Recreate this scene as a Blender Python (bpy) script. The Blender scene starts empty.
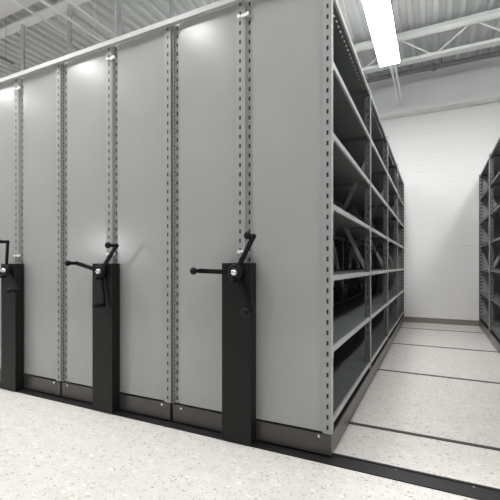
import bpy, bmesh, math, random
from mathutils import Vector, Matrix
random.seed(7)
SC = bpy.context.scene
COL = SC.collection

# ------------------------------------------------------------------ materials
def mat(name, col, rough=0.5, metal=0.0, spec=0.5):
    m = bpy.data.materials.new(name); m.use_nodes = True
    b = m.node_tree.nodes['Principled BSDF']
    b.inputs['Base Color'].default_value = (*col, 1)
    b.inputs['Roughness'].default_value = rough
    b.inputs['Metallic'].default_value = metal
    b.inputs['Specular IOR Level'].default_value = spec
    return m

def N(m, t, **kw):
    n = m.node_tree.nodes.new(t)
    for k, v in kw.items(): setattr(n, k, v)
    return n
def L(m, a, b): m.node_tree.links.new(a, b)

def paint(name, col, rough, bump=0.02, scale=900, var=0.02, metal=0.0, spec=0.5):
    """powder-coated metal: faint orange peel plus a slight unevenness of tone"""
    m = mat(name, col, rough, metal, spec); b = m.node_tree.nodes['Principled BSDF']
    tc = N(m, 'ShaderNodeTexCoord')
    n1 = N(m, 'ShaderNodeTexNoise'); n1.inputs['Scale'].default_value = scale; n1.inputs['Detail'].default_value = 1
    L(m, tc.outputs['Object'], n1.inputs['Vector'])
    bp = N(m, 'ShaderNodeBump'); bp.inputs['Strength'].default_value = bump; bp.inputs['Distance'].default_value = 0.001
    L(m, n1.outputs['Fac'], bp.inputs['Height']); L(m, bp.outputs['Normal'], b.inputs['Normal'])
    n2 = N(m, 'ShaderNodeTexNoise'); n2.inputs['Scale'].default_value = 2.2; n2.inputs['Detail'].default_value = 3
    L(m, tc.outputs['Object'], n2.inputs['Vector'])
    r = N(m, 'ShaderNodeValToRGB')
    r.color_ramp.elements[0].color = (*[max(0, c*(1-var*2)) for c in col], 1); r.color_ramp.elements[0].position = .3
    r.color_ramp.elements[1].color = (*[min(1, c*(1+var*2)) for c in col], 1); r.color_ramp.elements[1].position = .7
    L(m, n2.outputs['Fac'], r.inputs['Fac']); L(m, r.outputs['Color'], b.inputs['Base Color'])
    return m

PANEL = paint('grey_panel_paint', (.36, .367, .361), .22, spec=.5)
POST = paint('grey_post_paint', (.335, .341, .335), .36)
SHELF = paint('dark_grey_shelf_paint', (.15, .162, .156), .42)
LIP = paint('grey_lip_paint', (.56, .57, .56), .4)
SHADED_POST = paint('shaded_post_paint', (.13, .14, .135), .42)  # post paint darkened: the shade on the legs is put into the colour
DARK = paint('charcoal_base_paint', (.055, .050, .047), .28, spec=.6)
COLM = paint('black_column_paint', (.010, .0098, .0092), .45, spec=.25)
BLACK = mat('black_plastic', (.005, .005, .005), .5, 0, .22)
WHITE = mat('white_connector', (.85, .85, .85), .35)
CHROME = mat('bright_steel', (.8, .8, .8), .25, 0.9)
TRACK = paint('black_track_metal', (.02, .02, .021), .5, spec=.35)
RAILC = paint('white_rail_paint', (.44, .445, .44), .45)
STEEL = paint('grey_ceiling_steel', (.85, .86, .85), .55)
DSTEEL = paint('dark_pipe_paint', (.2, .2, .2), .5)
POLE = paint('grey_pole_paint', (.42, .43, .43), .5)
DECK = paint('ceiling_deck_paint', (.66, .675, .67), .6)
DUCT = paint('pale_duct_paint', (.78, .77, .75), .6)
SOFFIT = paint('white_soffit_paint', (.86, .865, .86), .6)
BASEB = mat('taupe_vinyl_base', (.25, .22, .20), .45)
SLOT = mat('track_groove', (.05, .04, .036), .5)

def floor_mat():
    m = mat('speckled_floor_tile', (.8, .78, .75), .33, 0, .35); b = m.node_tree.nodes['Principled BSDF']
    tc = N(m, 'ShaderNodeTexCoord')
    cur = None
    # base mottling
    n0 = N(m, 'ShaderNodeTexNoise'); n0.inputs['Scale'].default_value = 14; n0.inputs['Detail'].default_value = 5
    L(m, tc.outputs['Object'], n0.inputs['Vector'])
    r0 = N(m, 'ShaderNodeValToRGB')
    r0.color_ramp.elements[0].position = .3; r0.color_ramp.elements[0].color = (.735, .705, .672, 1)
    r0.color_ramp.elements[1].position = .7; r0.color_ramp.elements[1].color = (.80, .772, .745, 1)
    L(m, n0.outputs['Fac'], r0.inputs['Fac']); cur = r0.outputs['Color']
    # chips of several sizes, each layer stretched along its own direction
    layers = [(48, (1, .55), .4, .27, .10, (.62, .56, .50)), (62, (.5, 1), 1.3, .25, .06, (.36, .33, .30)),
              (85, (1, .6), 2.2, .30, .16, (.58, .55, .52)), (40, (.5, 1), .9, .27, .12, (.90, .885, .86)),
              (115, (.7, 1), 2.9, .31, .09, (.46, .43, .40))]
    for sc, st, rot, th, frac, colr in layers:
        mp = N(m, 'ShaderNodeMapping'); mp.inputs['Rotation'].default_value[2] = rot
        mp.inputs['Scale'].default_value = (st[0], st[1], 1)
        L(m, tc.outputs['Object'], mp.inputs['Vector'])
        nz = N(m, 'ShaderNodeTexNoise'); nz.inputs['Scale'].default_value = sc*1.3
        L(m, mp.outputs['Vector'], nz.inputs['Vector'])
        mx = N(m, 'ShaderNodeVectorMath', operation='SCALE'); mx.inputs['Scale'].default_value = .55/sc
        L(m, nz.outputs['Color'], mx.inputs[0])
        ad = N(m, 'ShaderNodeVectorMath', operation='ADD')
        L(m, mp.outputs['Vector'], ad.inputs[0]); L(m, mx.outputs['Vector'], ad.inputs[1])
        v = N(m, 'ShaderNodeTexVoronoi'); v.inputs['Scale'].default_value = sc; v.voronoi_dimensions = '2D'
        L(m, ad.outputs['Vector'], v.inputs['Vector'])
        lt = N(m, 'ShaderNodeMath', operation='LESS_THAN'); lt.inputs[1].default_value = th
        L(m, v.outputs['Distance'], lt.inputs[0])
        sp = N(m, 'ShaderNodeSeparateColor'); L(m, v.outputs['Color'], sp.inputs['Color'])
        l2 = N(m, 'ShaderNodeMath', operation='LESS_THAN'); l2.inputs[1].default_value = frac
        L(m, sp.outputs['Red'], l2.inputs[0])
        mu = N(m, 'ShaderNodeMath', operation='MULTIPLY'); L(m, lt.outputs[0], mu.inputs[0]); L(m, l2.outputs[0], mu.inputs[1])
        m2 = N(m, 'ShaderNodeMath', operation='MULTIPLY'); m2.inputs[1].default_value = .8; L(m, mu.outputs[0], m2.inputs[0])
        mix = N(m, 'ShaderNodeMix', data_type='RGBA')
        L(m, m2.outputs[0], mix.inputs['Factor']); L(m, cur, mix.inputs['A'])
        mix.inputs['B'].default_value = (*colr, 1); cur = mix.outputs['Result']
    L(m, cur, b.inputs['Base Color'])
    return m
FLOOR = floor_mat()

def wall_mat():
    m = mat('painted_block_wall', (.87, .86, .86), .6, 0, .3); b = m.node_tree.nodes['Principled BSDF']
    tc = N(m, 'ShaderNodeTexCoord'); sx = N(m, 'ShaderNodeSeparateXYZ'); L(m, tc.outputs['Object'], sx.inputs[0])
    md = N(m, 'ShaderNodeMath', operation='PINGPONG'); md.inputs[1].default_value = .1015; L(m, sx.outputs['Z'], md.inputs[0])
    br = N(m, 'ShaderNodeMapRange'); br.inputs['From Max'].default_value = .012; L(m, md.outputs[0], br.inputs['Value'])
    n = N(m, 'ShaderNodeTexNoise'); n.inputs['Scale'].default_value = 60; n.inputs['Detail'].default_value = 4
    L(m, tc.outputs['Object'], n.inputs['Vector'])
    ma = N(m, 'ShaderNodeMath', operation='MULTIPLY_ADD'); ma.inputs[1].default_value = .15
    L(m, n.outputs['Fac'], ma.inputs[0]); L(m, br.outputs['Result'], ma.inputs[2])
    bp = N(m, 'ShaderNodeBump'); bp.inputs['Strength'].default_value = .35; bp.inputs['Distance'].default_value = .006
    L(m, ma.outputs[0], bp.inputs['Height']); L(m, bp.outputs['Normal'], b.inputs['Normal'])
    return m
WALL = wall_mat()

def emit(name, col, s):
    m = bpy.data.materials.new(name); m.use_nodes = True; nt = m.node_tree; nt.nodes.clear()
    e = nt.nodes.new('ShaderNodeEmission'); o = nt.nodes.new('ShaderNodeOutputMaterial')
    e.inputs['Color'].default_value = (*col, 1); e.inputs['Strength'].default_value = s
    nt.links.new(e.outputs[0], o.inputs[0]); return m
LAMP = emit('fluorescent_glow', (1.0, 1.0, .985), 10.0)
LAMPB = emit('fluorescent_glow_bright', (1.0, .995, .98), 34.0)
LAMPA = emit('fluorescent_glow_aisle', (1.0, .995, .98), 52.0)
LAMPM = emit('fluorescent_glow_medium', (1.0, 1.0, .985), 25.0)
LAMPD = emit('fluorescent_glow_dim', (1.0, 1.0, .985), 12.0)

# ------------------------------------------------------------------ mesh helpers
def box(bm, x0, x1, y0, y1, z0, z1):
    vs = [bm.verts.new((x, y, z)) for z in (z0, z1) for y in (y0, y1) for x in (x0, x1)]
    for f in ((0, 2, 3, 1), (4, 5, 7, 6), (0, 1, 5, 4), (2, 6, 7, 3), (0, 4, 6, 2), (1, 3, 7, 5)):
        bm.faces.new([vs[i] for i in f])
def tube(bm, p, q, r, n=12, r2=None):
    p, q = Vector(p), Vector(q); d = (q-p); l = d.length
    M = Matrix.Translation((p+q)/2) @ d.to_track_quat('Z', 'Y').to_matrix().to_4x4()
    bmesh.ops.create_cone(bm, cap_ends=True, segments=n, radius1=r, radius2=r if r2 is None else r2, depth=l, matrix=M)
def ball(bm, c, r, s=(1, 1, 1), n=14):
    bmesh.ops.create_uvsphere(bm, u_segments=n, v_segments=n//2+2, radius=r, matrix=Matrix.Translation(c) @ Matrix.Diagonal((*s, 1)))
def bar(bm, p, q, w, t, up=(0, 0, 1)):
    """flat bar from p to q, w wide (in the plane spanned with up), t thick"""
    p, q, up = Vector(p), Vector(q), Vector(up); d = (q-p).normalized()
    s = d.cross(up).normalized(); u = s.cross(d).normalized()
    vs = [bm.verts.new(e + u*(a*w/2) + s*(b*t/2)) for e in (p, q) for a, b in ((-1, -1), (1, -1), (1, 1), (-1, 1))]
    for f in ((0, 1, 2, 3), (7, 6, 5, 4), (0, 4, 5, 1), (1, 5, 6, 2), (2, 6, 7, 3), (3, 7, 4, 0)):
        bm.faces.new([vs[i] for i in f])
def slotted(bm, o, U, V, w, l, su, sw, sh, pitch, start, thick):
    """plate from o spanning w along U and l along V, with a row of slots centred at su; real holes, real thickness"""
    o, U, V = Vector(o), Vector(U), Vector(V)
    vb = [0]; v = start
    while v+sh/2 < l-.01:
        vb += [v-sh/2, v+sh/2]; v += pitch
    vb.append(l); ub = [0, su-sw/2, su+sw/2, w]
    Nn = U.cross(V).normalized()*thick
    nv = len(vb)
    F = [[bm.verts.new(o+U*u+V*v) for u in ub] for v in vb]
    B = [[bm.verts.new(o+U*u+V*v+Nn) for u in ub] for v in vb]
    def hole(i, j): return j == 1 and i % 2 == 1
    for i in range(nv-1):
        for j in range(3):
            if hole(i, j):
                for a, b in (((i, 1), (i+1, 1)), ((i+1, 1), (i+1, 2)), ((i+1, 2), (i, 2)), ((i, 2), (i, 1))):
                    bm.faces.new((F[a[0]][a[1]], F[b[0]][b[1]], B[b[0]][b[1]], B[a[0]][a[1]]))
            else:
                bm.faces.new((F[i][j], F[i+1][j], F[i+1][j+1], F[i][j+1]))
                bm.faces.new((B[i][j], B[i][j+1], B[i+1][j+1], B[i+1][j]))
        for j in (0, 3):
            bm.faces.new((F[i][j], F[i+1][j], B[i+1][j], B[i][j]))
    for i in (0, nv-1):
        for j in range(3):
            bm.faces.new((F[i][j], F[i][j+1], B[i][j+1], B[i][j]))
def bevel(bm, w, seg=2):
    bmesh.ops.bevel(bm, geom=[e for e in bm.edges if len(e.link_faces) == 2 and e.calc_face_angle(0) > .5], offset=w, segments=seg, affect='EDGES', clamp_overlap=True)

def finish(name, bm, m, parent=None, loc=None, smooth=False, normals=True):
    if normals: bmesh.ops.recalc_face_normals(bm, faces=bm.faces)
    me = bpy.data.meshes.new(name); bm.to_mesh(me); bm.free(); me.materials.append(m)
    if smooth:
        for p in me.polygons: p.use_smooth = True
        try: me.set_sharp_from_angle(angle=math.radians(35))
        except Exception: pass
    return link(name, me, parent, loc)
def link(name, me, parent=None, loc=None):
    o = bpy.data.objects.new(name, me); COL.objects.link(o)
    if parent is not None: o.parent = parent
    if loc is not None: o.location = loc
    return o
def B(): return bmesh.new()
def tag(o, label, cat, group=None):
    o['label'] = label; o['category'] = cat
    if group: o['group'] = group
    return o
def thing(name, loc, label, cat, group=None):
    o = bpy.data.objects.new(name, None); COL.objects.link(o); o.location = loc
    return tag(o, label, cat, group)
def struct(name, bm, m):
    o = finish(name, bm, m); o['kind'] = 'structure'; return o

# ------------------------------------------------------------------ setting
FRONT, WALLY, DECKZ = 1.80, 6.76, 4.10
bm = B(); box(bm, -9, 7, -6, WALLY, -.12, 0); struct('floor', bm, FLOOR)
bm = B(); box(bm, -9, 7, WALLY, WALLY+.2, 0, DECKZ+.2); struct('wall_back', bm, WALL)
bm = B()
box(bm, -9, 7, WALLY-.012, WALLY-.001, 0, .085); bevel(bm, .003); struct('baseboard_back', bm, BASEB)
# corrugated steel roof deck, ribs running front to back
bm = B(); prof = []; x = -9.0; P = .15
while x < 7:
    prof += [(x, 0), (x+.05, 0), (x+.07, .048), (x+.13, .048)]; x += P
prof.append((x, 0))
lo = [[bm.verts.new((px, y, DECKZ+pz)) for px, pz in prof] for y in (-6, WALLY)]
hi = [[bm.verts.new((px, y, DECKZ+pz+.008)) for px, pz in prof] for y in (-6, WALLY)]
for i in range(len(prof)-1):
    bm.faces.new((lo[0][i], lo[0][i+1], lo[1][i+1], lo[1][i])); bm.faces.new((hi[0][i], hi[1][i], hi[1][i+1], hi[0][i+1]))
struct('ceiling', bm, DECK)
# boxed-in white beam along the top of the back wall
bm = B(); box(bm, -9, 7, WALLY-.2, WALLY-.002, 3.40, 3.85); bevel(bm, .006, 1); struct('trim_1', bm, SOFFIT)

# floor tracks
bm = B(); box(bm, -8.5, 6.5, 1.745, 1.852, .0005, .005)
box(bm, -8.5, 6.5, 1.838, 1.852, .005, .009)
o = thing('floor_track', (0, 0, 0), 'wide black metal floor track along the front foot of the shelving', 'floor track', 'floor tracks')
finish('track_plate', bm, TRACK, o)
for k in range(-18, 14):
    bm = B(); tube(bm, (0, 0, .0045), (0, 0, .0068), .0055, 10)
    if k == -18: scr = finish('screw', bm, CHROME, o, (k*.305+.15, 1.826, 0)); sme = scr.data
    else:
        bm.free(); link('screw', sme, o, (k*.305+.15, 1.826, 0))
for y, lab in ((2.265, 'thin dark floor track across the aisle nearest the wide black track'),
               (3.54, 'thin dark floor track across the middle of the aisle floor'),
               (4.81, 'thin dark floor track across the aisle, second from the back wall'),
               (6.08, 'thin dark floor track across the aisle closest to the back wall')):
    bm = B(); box(bm, -8.5, 6.5, y-.015, y+.015, .0005, .003)
    tag(finish('floor_track', bm, SLOT), lab, 'floor track', 'floor tracks')

# ------------------------------------------------------------------ mobile shelving unit
W = .937; HW = W/2; DEPTH = 4.90; BAYS = 4; BAY = 1.22
ZP0, ZTOP, ZS = .118, 2.362, 2.305
shelf_z = [.18+.3515*i for i in range(7)]
def upright_mesh(side, front):
    """slotted angle post; side=+1: outer edge on the right.  local origin: outer edge at the front of the post"""
    bm = B(); top = ZTOP if front else ZS; w, d = (.062, .022) if front and side < 0 else (.042, .03)
    l = top-ZP0; yx = d-.002 if front and side < 0 else 0
    slotted(bm, (0, yx, ZP0), (-side, 0, 0), (0, 0, 1), w, l, (.017 if front else .024) if side < 0 else .018, .0105, .0225, .0508, .03, -.0014*side)
    nf = len(bm.faces)
    slotted(bm, (0, 0, ZP0), (0, 1, 0), (0, 0, 1), d, l, .012, .006, .014, .0254, .02, .002*side)
    me = bpy.data.meshes.new('upright'); bmesh.ops.recalc_face_normals(bm, faces=bm.faces)
    bm.faces.ensure_lookup_table()
    for f in bm.faces[nf:]: f.material_index = 1
    bm.to_mesh(me); bm.free(); me.materials.append(POST if front else SHADED_POST); me.materials.append(POST if front and side < 0 else LIP); return me  # dark legs, light flanges: shade and aisle light put into the colours
UP = {(s, f): upright_mesh(s, f) for s in (-1, 1) for f in (True, False)}
def shelf_mesh(top=False):
    """steel shelf tray: sheet, rolled front and rear lips, end flanges and the small corner clips; origin front-left corner"""
    bm = B(); d = .452; l = BAY-.008
    if top:
        slotted(bm, (-.002, .0, 0), (-1, 0, 0), (0, 1, 0), d-.004, l, .04, .006, .024, .052, .06, .0012)
    else: box(bm, -d, 0, 0, l, -.0015, 0)
    for x in (-d+.012,):
        box(bm, x-.0015, x, 0, l, -.028, 0); box(bm, x-.012, x-.0105, 0, l, -.028, -.014); box(bm, x-.012, x, 0, l, -.0285, -.027)
    for y in (0, l-.0015): box(bm, -d, 0, y, y+.0015, -.026, 0)
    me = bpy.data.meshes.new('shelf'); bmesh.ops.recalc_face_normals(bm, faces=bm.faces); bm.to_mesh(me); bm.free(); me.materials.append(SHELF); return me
SH, SHT = shelf_mesh(), shelf_mesh(True)
def lip_mesh():
    """rolled front lip with the two small corner clips"""
    bm = B(); l = BAY-.008
    box(bm, -.0015, 0, 0, l, -.028, .0004); box(bm, -.012, -.0105, 0, l, -.028, -.014); box(bm, -.012, 0, 0, l, -.0285, -.027); box(bm, -.010, 0, 0, l, -.0002, .0006)
    for y in (.004, l-.016): box(bm, .0005, .0025, y, y+.012, -.052, -.006)
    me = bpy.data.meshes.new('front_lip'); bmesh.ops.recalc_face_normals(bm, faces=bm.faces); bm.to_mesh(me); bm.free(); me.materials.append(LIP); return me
LM = lip_mesh()

def panel_mesh():
    w = (HW-.006)/2
    bm = B(); box(bm, -w+.043, w-.030, 0, .014, ZP0+.004, ZTOP-.003); bevel(bm, .004, 3)
    me = bpy.data.meshes.new('end_panel'); bmesh.ops.recalc_face_normals(bm, faces=bm.faces); bm.to_mesh(me); bm.free(); me.materials.append(PANEL)
    for p in me.polygons: p.use_smooth = True
    me.set_sharp_from_angle(angle=math.radians(50)); return me
PM = panel_mesh()
def build_unit(cx, label, wheel_deg, closed=False):
    u = thing('mobile_shelving_unit', (cx, FRONT, 0), label, 'shelving unit', 'mobile shelving units')
    # carriage base: front kick plate, side rails
    bm = B(); box(bm, -HW, HW, 0, .012, .016, .113); bevel(bm, .002, 1); finish('kick_plate', bm, DARK, u)
    bm = B(); box(bm, -HW, HW, DEPTH-.012, DEPTH, .016, .113); bevel(bm, .002, 1); finish('kick_plate', bm, DARK, u)
    for s in (-1, 1):
        bm = B(); box(bm, s*HW-(.012 if s > 0 else 0), s*HW+(0 if s > 0 else .012), .013, DEPTH-.013, .016, .113); bevel(bm, .002, 1)
        finish('side_rail', bm, DARK, u)
    bm = B(); box(bm, -HW+.014, HW-.014, .014, DEPTH-.014, .095, .105); finish('deck_plate', bm, TRACK, u)
    bm = B()
    for y in (.465, 1.74, 3.01, 4.28):
        for x in (-.38, .38): tube(bm, (x-.02, y, .056), (x+.02, y, .056), .05, 20)
    finish('wheel', bm, TRACK, u)['kind'] = 'stuff'
    for s in (-1, 1):
        bm = B(); tube(bm, (0, 0, 0), (0, -.004, 0), .007, 12); ball(bm, (0, -.004, 0), .0055, (1, .5, 1)); finish('bolt', bm, CHROME, u, (s*(HW-.06), 0, .1))
    # two ranges back to back
    for rs in (-1, 1):
        xl, xr = (-HW, -.006) if rs < 0 else (.006, HW)
        for s, x in ((-1, xl), (1, xr)):
            link('upright', UP[s, True], u, (x, .001, 0))
            for k in range(1, BAYS+1):
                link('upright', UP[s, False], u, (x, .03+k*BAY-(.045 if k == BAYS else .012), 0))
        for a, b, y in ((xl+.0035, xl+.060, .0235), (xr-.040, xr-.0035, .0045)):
            bm = B(); box(bm, a, b, y, y+.002, ZP0, ZTOP-.01); finish('slot_shade_strip', bm, TRACK, u)  # black strip standing in for the shade behind the slots
        link('end_panel', PM, u, ((xl+xr)/2, .009, 0))
        bm = B(); box(bm, xl+.045, xr-.045, DEPTH-.022, DEPTH-.014, ZP0, ZS-.03); finish('rear_panel', bm, PANEL, u)
        # crossed flat braces in each upright frame
        for k in range(1, BAYS):
            yf = .001+k*BAY+.02
            for j, (za, zb) in enumerate(((.87, 1.76), (1.76, .87))):
                bm = B(); bar(bm, (xl+.02, yf+.004*j, za), (xr-.02, yf+.004*j, zb), .03, .003, (0, 0, 1)); finish('frame_brace', bm, POST, u)
        for k in range(BAYS):
            for i, z in enumerate(shelf_z):
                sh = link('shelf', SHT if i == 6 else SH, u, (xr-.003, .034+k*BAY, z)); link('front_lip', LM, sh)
            # flat sway braces crossing the back of the bay
            xb = xl+.006 if rs > 0 else xr-.006
            y0, y1 = .05+k*BAY, .02+(k+1)*BAY
            for a, b in (((y0, .62), (y1, 1.86)), ((y0, 1.86), (y1, .62))):
                bm = B(); bar(bm, (xb, a[0], a[1]), (xb, b[0], b[1]), .038, .002, (0, 0, 1)); finish('sway_brace', bm, POST, u)
    bm = B(); box(bm, -.0055, .0055, .004, .03, ZP0, ZTOP); finish('spacer_strip', bm, RAILC, u)
    bm = B(); box(bm, -HW-.0135, -HW-.0005, .006, .03, ZP0, ZTOP-.01); finish('gap_shade_strip', bm, TRACK, u)  # black strip standing in for the shade in the gap between units
    # white connector straps across the middle pair of posts
    for z in (2.262, 1.003):
        bm = B(); bar(bm, (-.032, -.002, z), (.032, -.002, z+.004), .016, .005)
        for x in (-.026, .026): tube(bm, (x, -.004, z), (x, -.014, z), .0095, 12)
        finish('connector', bm, WHITE, u)
    if closed:
        bm = B(); box(bm, -HW-.003, -HW-.001, .034, DEPTH-.02, ZP0, ZS); finish('light_block_sheet', bm, SHELF, u)  # unseen sheet added to block outside light showing through the shelves
    # crank column
    X0 = -.014; yf = -.064
    bm = B(); box(bm, X0-.085, X0+.085, yf, -.001, .012, .943); bevel(bm, .003, 2); col = finish('crank_column', bm, COLM, u)
    bm = B(); tube(bm, (X0+.0855, -.03, .86), (X0+.0875, -.03, .86), .006, 10); finish('screw', bm, BLACK, col)
    # crank wheel
    hz = .894; hy = yf
    bm = B(); tube(bm, (0, 0, 0), (0, -.022, 0), .040, 28); tube(bm, (0, -.022, 0), (0, -.034, 0), .045, 28, .040); bevel(bm, .002, 1)
    hub = finish('crank_hub', bm, BLACK, u, (X0+.008, hy, hz), True)
    bm = B(); tube(bm, (0, -.033, 0), (0, -.043, 0), .019, 18, .016); ball(bm, (0, -.043, 0), .015, (1, .6, 1)); finish('hub_cap', bm, CHROME, hub, None, True)
    bm = B(); tube(bm, (0, -.02, -.045), (0, -.05, -.045), .008, 12); ball(bm, (0, -.053, -.045), .012); finish('lock_pin', bm, BLACK, hub, None, True)
    for dgr in wheel_deg:
        c, s = math.cos(math.radians(dgr)), math.sin(math.radians(dgr))
        Lr = .21
        bm = B(); bar(bm, (c*.028, -.02, s*.028), (c*Lr, -.026, s*Lr), .024, .014, (-s, 0, c))
        tube(bm, (c*Lr, -.018, s*Lr), (c*Lr, -.036, s*Lr), .0135, 14); bevel(bm, .003, 2)
        finish('crank_arm', bm, BLACK, hub, None, True)
        bm = B(); tube(bm, (c*Lr, -.034, s*Lr), (c*Lr, -.088, s*Lr), .010, 14, .0125); ball(bm, (c*Lr, -.094, s*Lr), .0195, (1, .85, 1), 16)
        finish('knob', bm, BLACK, hub, None, True)
    return u
XA = -.443-HW; PITCH = .957
build_unit(XA, 'nearest grey shelving unit, its open shelves lining the left of the aisle', (60, 178, 296))
build_unit(XA-PITCH, 'closed grey shelving unit in the middle of the row, its crank arms tilted up left', (48, 166, 280))
build_unit(XA-2*PITCH, 'grey shelving unit at the left edge of the photo, its crank column cut off', (82, 202, 318), True)
build_unit(.615+HW, 'grey open shelving unit across the aisle, cut off by the right edge of the photo', (60, 178, 296))

# white rail along the tops of the end panels
bm = B(); box(bm, -4.3, -.42, 1.770, 1.796, 2.336, 2.366); bevel(bm, .004, 2)
tag(finish('overhead_rail', bm, RAILC), 'long white rail running along the top of the closed shelving fronts', 'rail')

# ------------------------------------------------------------------ ceiling steel
def joist(y, zt, zb, label):
    j = thing('ceiling_joist', (0, y, 0), label, 'ceiling joist', 'ceiling joists')
    bm = B(); box(bm, -8.9, 6.9, -.075, .075, zt, zt+.012); box(bm, -8.9, 6.9, -.016, -.010, zt-.06, zt); box(bm, -8.9, 6.9, .010, .016, zt-.06, zt)
    finish('top_chord', bm, STEEL, j)
    bm = B(); box(bm, -8.9, 6.9, -.06, .06, zb, zb+.010); box(bm, -8.9, 6.9, -.016, -.010, zb, zb+.055); box(bm, -8.9, 6.9, .010, .016, zb, zb+.055)
    finish('bottom_chord', bm, STEEL, j)
    x = -3.6; k = 0
    while x < 3.6:
        a, b = ((zb+.02, zt-.02) if k % 2 == 0 else (zt-.02, zb+.02))
        bm = B(); tube(bm, (x, 0, a), (x+.45, 0, b), .011, 8); finish('web_bar', bm, STEEL, j)
        x += .45; k += 1
    return j
joist(5.5, 4.03, 3.66, 'open web steel joist above the aisle in front of the white wall beam')
# solid beam over the closed units
bm = B(); box(bm, -8.9, 6.9, 3.0, 3.11, 3.985, 3.999); box(bm, -8.9, 6.9, 3.08, 3.09, 3.999, 4.099)
tag(finish('ceiling_beam', bm, STEEL), 'pale steel beam under the ribbed ceiling in the upper left corner', 'beam')
for x, lab in ((-4.70, 'grey vertical pole above the white rail, first from the left'),
               (-3.84, 'grey vertical pole above the white rail, second from the left'),
               (-3.07, 'grey vertical pole above the white rail, third from the left'),
               (-2.36, 'grey vertical pole above the white rail, last of four to the right')):
    bm = B(); tube(bm, (x, 3.06, 2.33), (x, 3.06, 3.984), .024, 14)
    tag(finish('hanger_pole', bm, POLE, None, None, True), lab, 'pole', 'poles hanging from the beam')
# duct
bm = B(); box(bm, -9, -2.9, .4, 2.92, 4.045, 4.096); bevel(bm, .01, 1)
tag(finish('ceiling_panel', bm, DUCT), 'pale flat ceiling panel in the extreme upper left corner', 'ceiling panel')
# conduits running front to back under the deck
for x, y0, y1, z, r, m, lab in ((-3.758, 1.4, 2.95, 3.56, .012, STEEL, 'thin white conduit nearest the upper left corner of the ceiling'),
                     (-3.50, 1.4, 3.22, 3.56, .016, STEEL, 'white conduit crossing below the beam, middle of three at upper left'),
                     (-3.27, 1.4, 3.31, 3.56, .012, STEEL, 'thin white conduit nearest the third pole, right of two others'),
                     (-4.87, 2.5, 3.05, 3.53, .016, DSTEEL, 'dark pipe above the white rail at the left edge')):
    bm = B(); tube(bm, (x, y0, z), (x, y1, z), r, 12)
    tube(bm, (x, y1-.1, z), (x, y1-.1, DECKZ), .003, 6); tube(bm, (x, y0+.2, z), (x, y0+.2, 4.044 if y0 < 2 else 4.044), .003, 6)
    tag(finish('ceiling_conduit', bm, m, None, None, True), lab, 'conduit')
bm = B(); tube(bm, (-8.9, 6.25, 3.88), (6.9, 6.25, 3.88), .035, 14); ball(bm, (0.0, 6.25, 3.88), .055)
for x in (-3.2, -1.4, .1, 1.9): tube(bm, (x, 6.25, 3.88), (x, 6.25, DECKZ), .006, 6)
tag(finish('ceiling_sprinkler_pipe', bm, DSTEEL, None, None, True), 'dark sprinkler pipe behind the open web joist above the wall beam', 'pipe')

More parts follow.
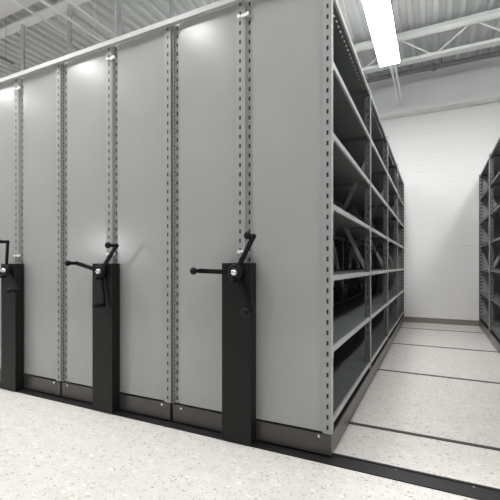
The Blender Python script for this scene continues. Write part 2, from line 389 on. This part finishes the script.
# ------------------------------------------------------------------ strip lights
def light(x, y0, y1, label, group=None, m=LAMP):
    z = 3.5; w = .12
    t = thing('strip_light', (x, (y0+y1)/2, z), label, 'ceiling light', group)
    l = (y1-y0)/2
    bm = B()
    bm = B(); box(bm, -.11, .11, -l, l, .005, .04); box(bm, -.06, .06, -l, l, .04, .085); bevel(bm, .006, 1); finish('housing', bm, RAILC, t)
    bm = B(); vs = [(-w, -.008), (-w+.008, -.018), (w-.008, -.018), (w, -.008), (w, .004), (-w, .004)]
    a = [bm.verts.new((p, -l+.02, q)) for p, q in vs]; b = [bm.verts.new((p, l-.02, q)) for p, q in vs]
    for i in range(6): bm.faces.new((a[i], a[(i+1) % 6], b[(i+1) % 6], b[i]))
    bm.faces.new(a); bm.faces.new(b[::-1]); finish('diffuser', bm, m, t)
    for s in (-1, 1):
        for xx in (-.075, .075):
            bm = B(); box(bm, xx-.028, xx+.028, s*l-.03*(s > 0), s*l+.03*(s < 0), -.03, .005); bevel(bm, .006, 2); finish('end_socket', bm, DSTEEL, t)
    for yy in (-l*.7, l*.7):
        bm = B(); tube(bm, (0, yy, .1), (0, yy, DECKZ-z), .005, 6); finish('hanger_rod', bm, STEEL, t)
    return t
light(-.505, 2.70, 5.12, 'glowing fluorescent strip light hanging above the aisle', None, LAMPA)
OUT = ('white fluorescent strip light hanging outside the picture', 'strip lights outside the picture')
for x, y0, y1, m in ((-.505, .2, 2.62, LAMP), (-2.3, 0, 2.0, LAMPB), (-4.0, 0, 2.0, LAMPB), (-5.7, 0, 2.0, LAMPB), (1.25, .2, 2.62, LAMPM), (1.25, 2.70, 5.12, LAMPM),
                     (3.0, .2, 2.62, LAMPD), (3.0, 2.7, 5.12, LAMPD), (-.505, -2.4, .1, LAMP), (-2.25, 3.3, 5.7, LAMPD)):
    light(x, y0, y1, *OUT, m)
bm = B()
for x in (-.505, -.455): tube(bm, (x, 5.13, 3.53), (x, 6.555, 3.53), .016, 10)
tag(finish('ceiling_conduit', bm, WHITE, None, None, True), 'pair of white conduits from the glowing light to the wall beam', 'conduit')

# ------------------------------------------------------------------ world, strobe, camera
w = bpy.data.worlds.new('World'); SC.world = w; w.use_nodes = True
w.node_tree.nodes['Background'].inputs['Color'].default_value = (.97, .985, 1, 1)
w.node_tree.nodes['Background'].inputs['Strength'].default_value = .34
ld = bpy.data.lights.new('lamp_left', 'AREA'); ld.shape = 'DISK'; ld.size = .35; ld.energy = 9
lo_ = bpy.data.objects.new('lamp_left', ld); COL.objects.link(lo_); lo_.location = (-5.0, -1.2, 1.28)
lo_.rotation_euler = (Vector((-1.4, 1.8, 1.0))-lo_.location).to_track_quat('-Z', 'Y').to_euler()

cam = bpy.data.cameras.new('camera'); co = bpy.data.objects.new('camera', cam); COL.objects.link(co)
co.location = (0, 0, .93); co.rotation_euler = (math.radians(90), 0, math.radians(25.95))
cam.sensor_fit = 'HORIZONTAL'; cam.sensor_width = 36; cam.lens = 36*378/500; cam.shift_y = 15.5/500; cam.clip_start = .02
SC.camera = co
SC.view_settings.view_transform = 'Standard'; SC.view_settings.look = 'None'
SC.view_settings.gamma = 1; SC.view_settings.use_curve_mapping = False; SC.view_settings.exposure = 0.0
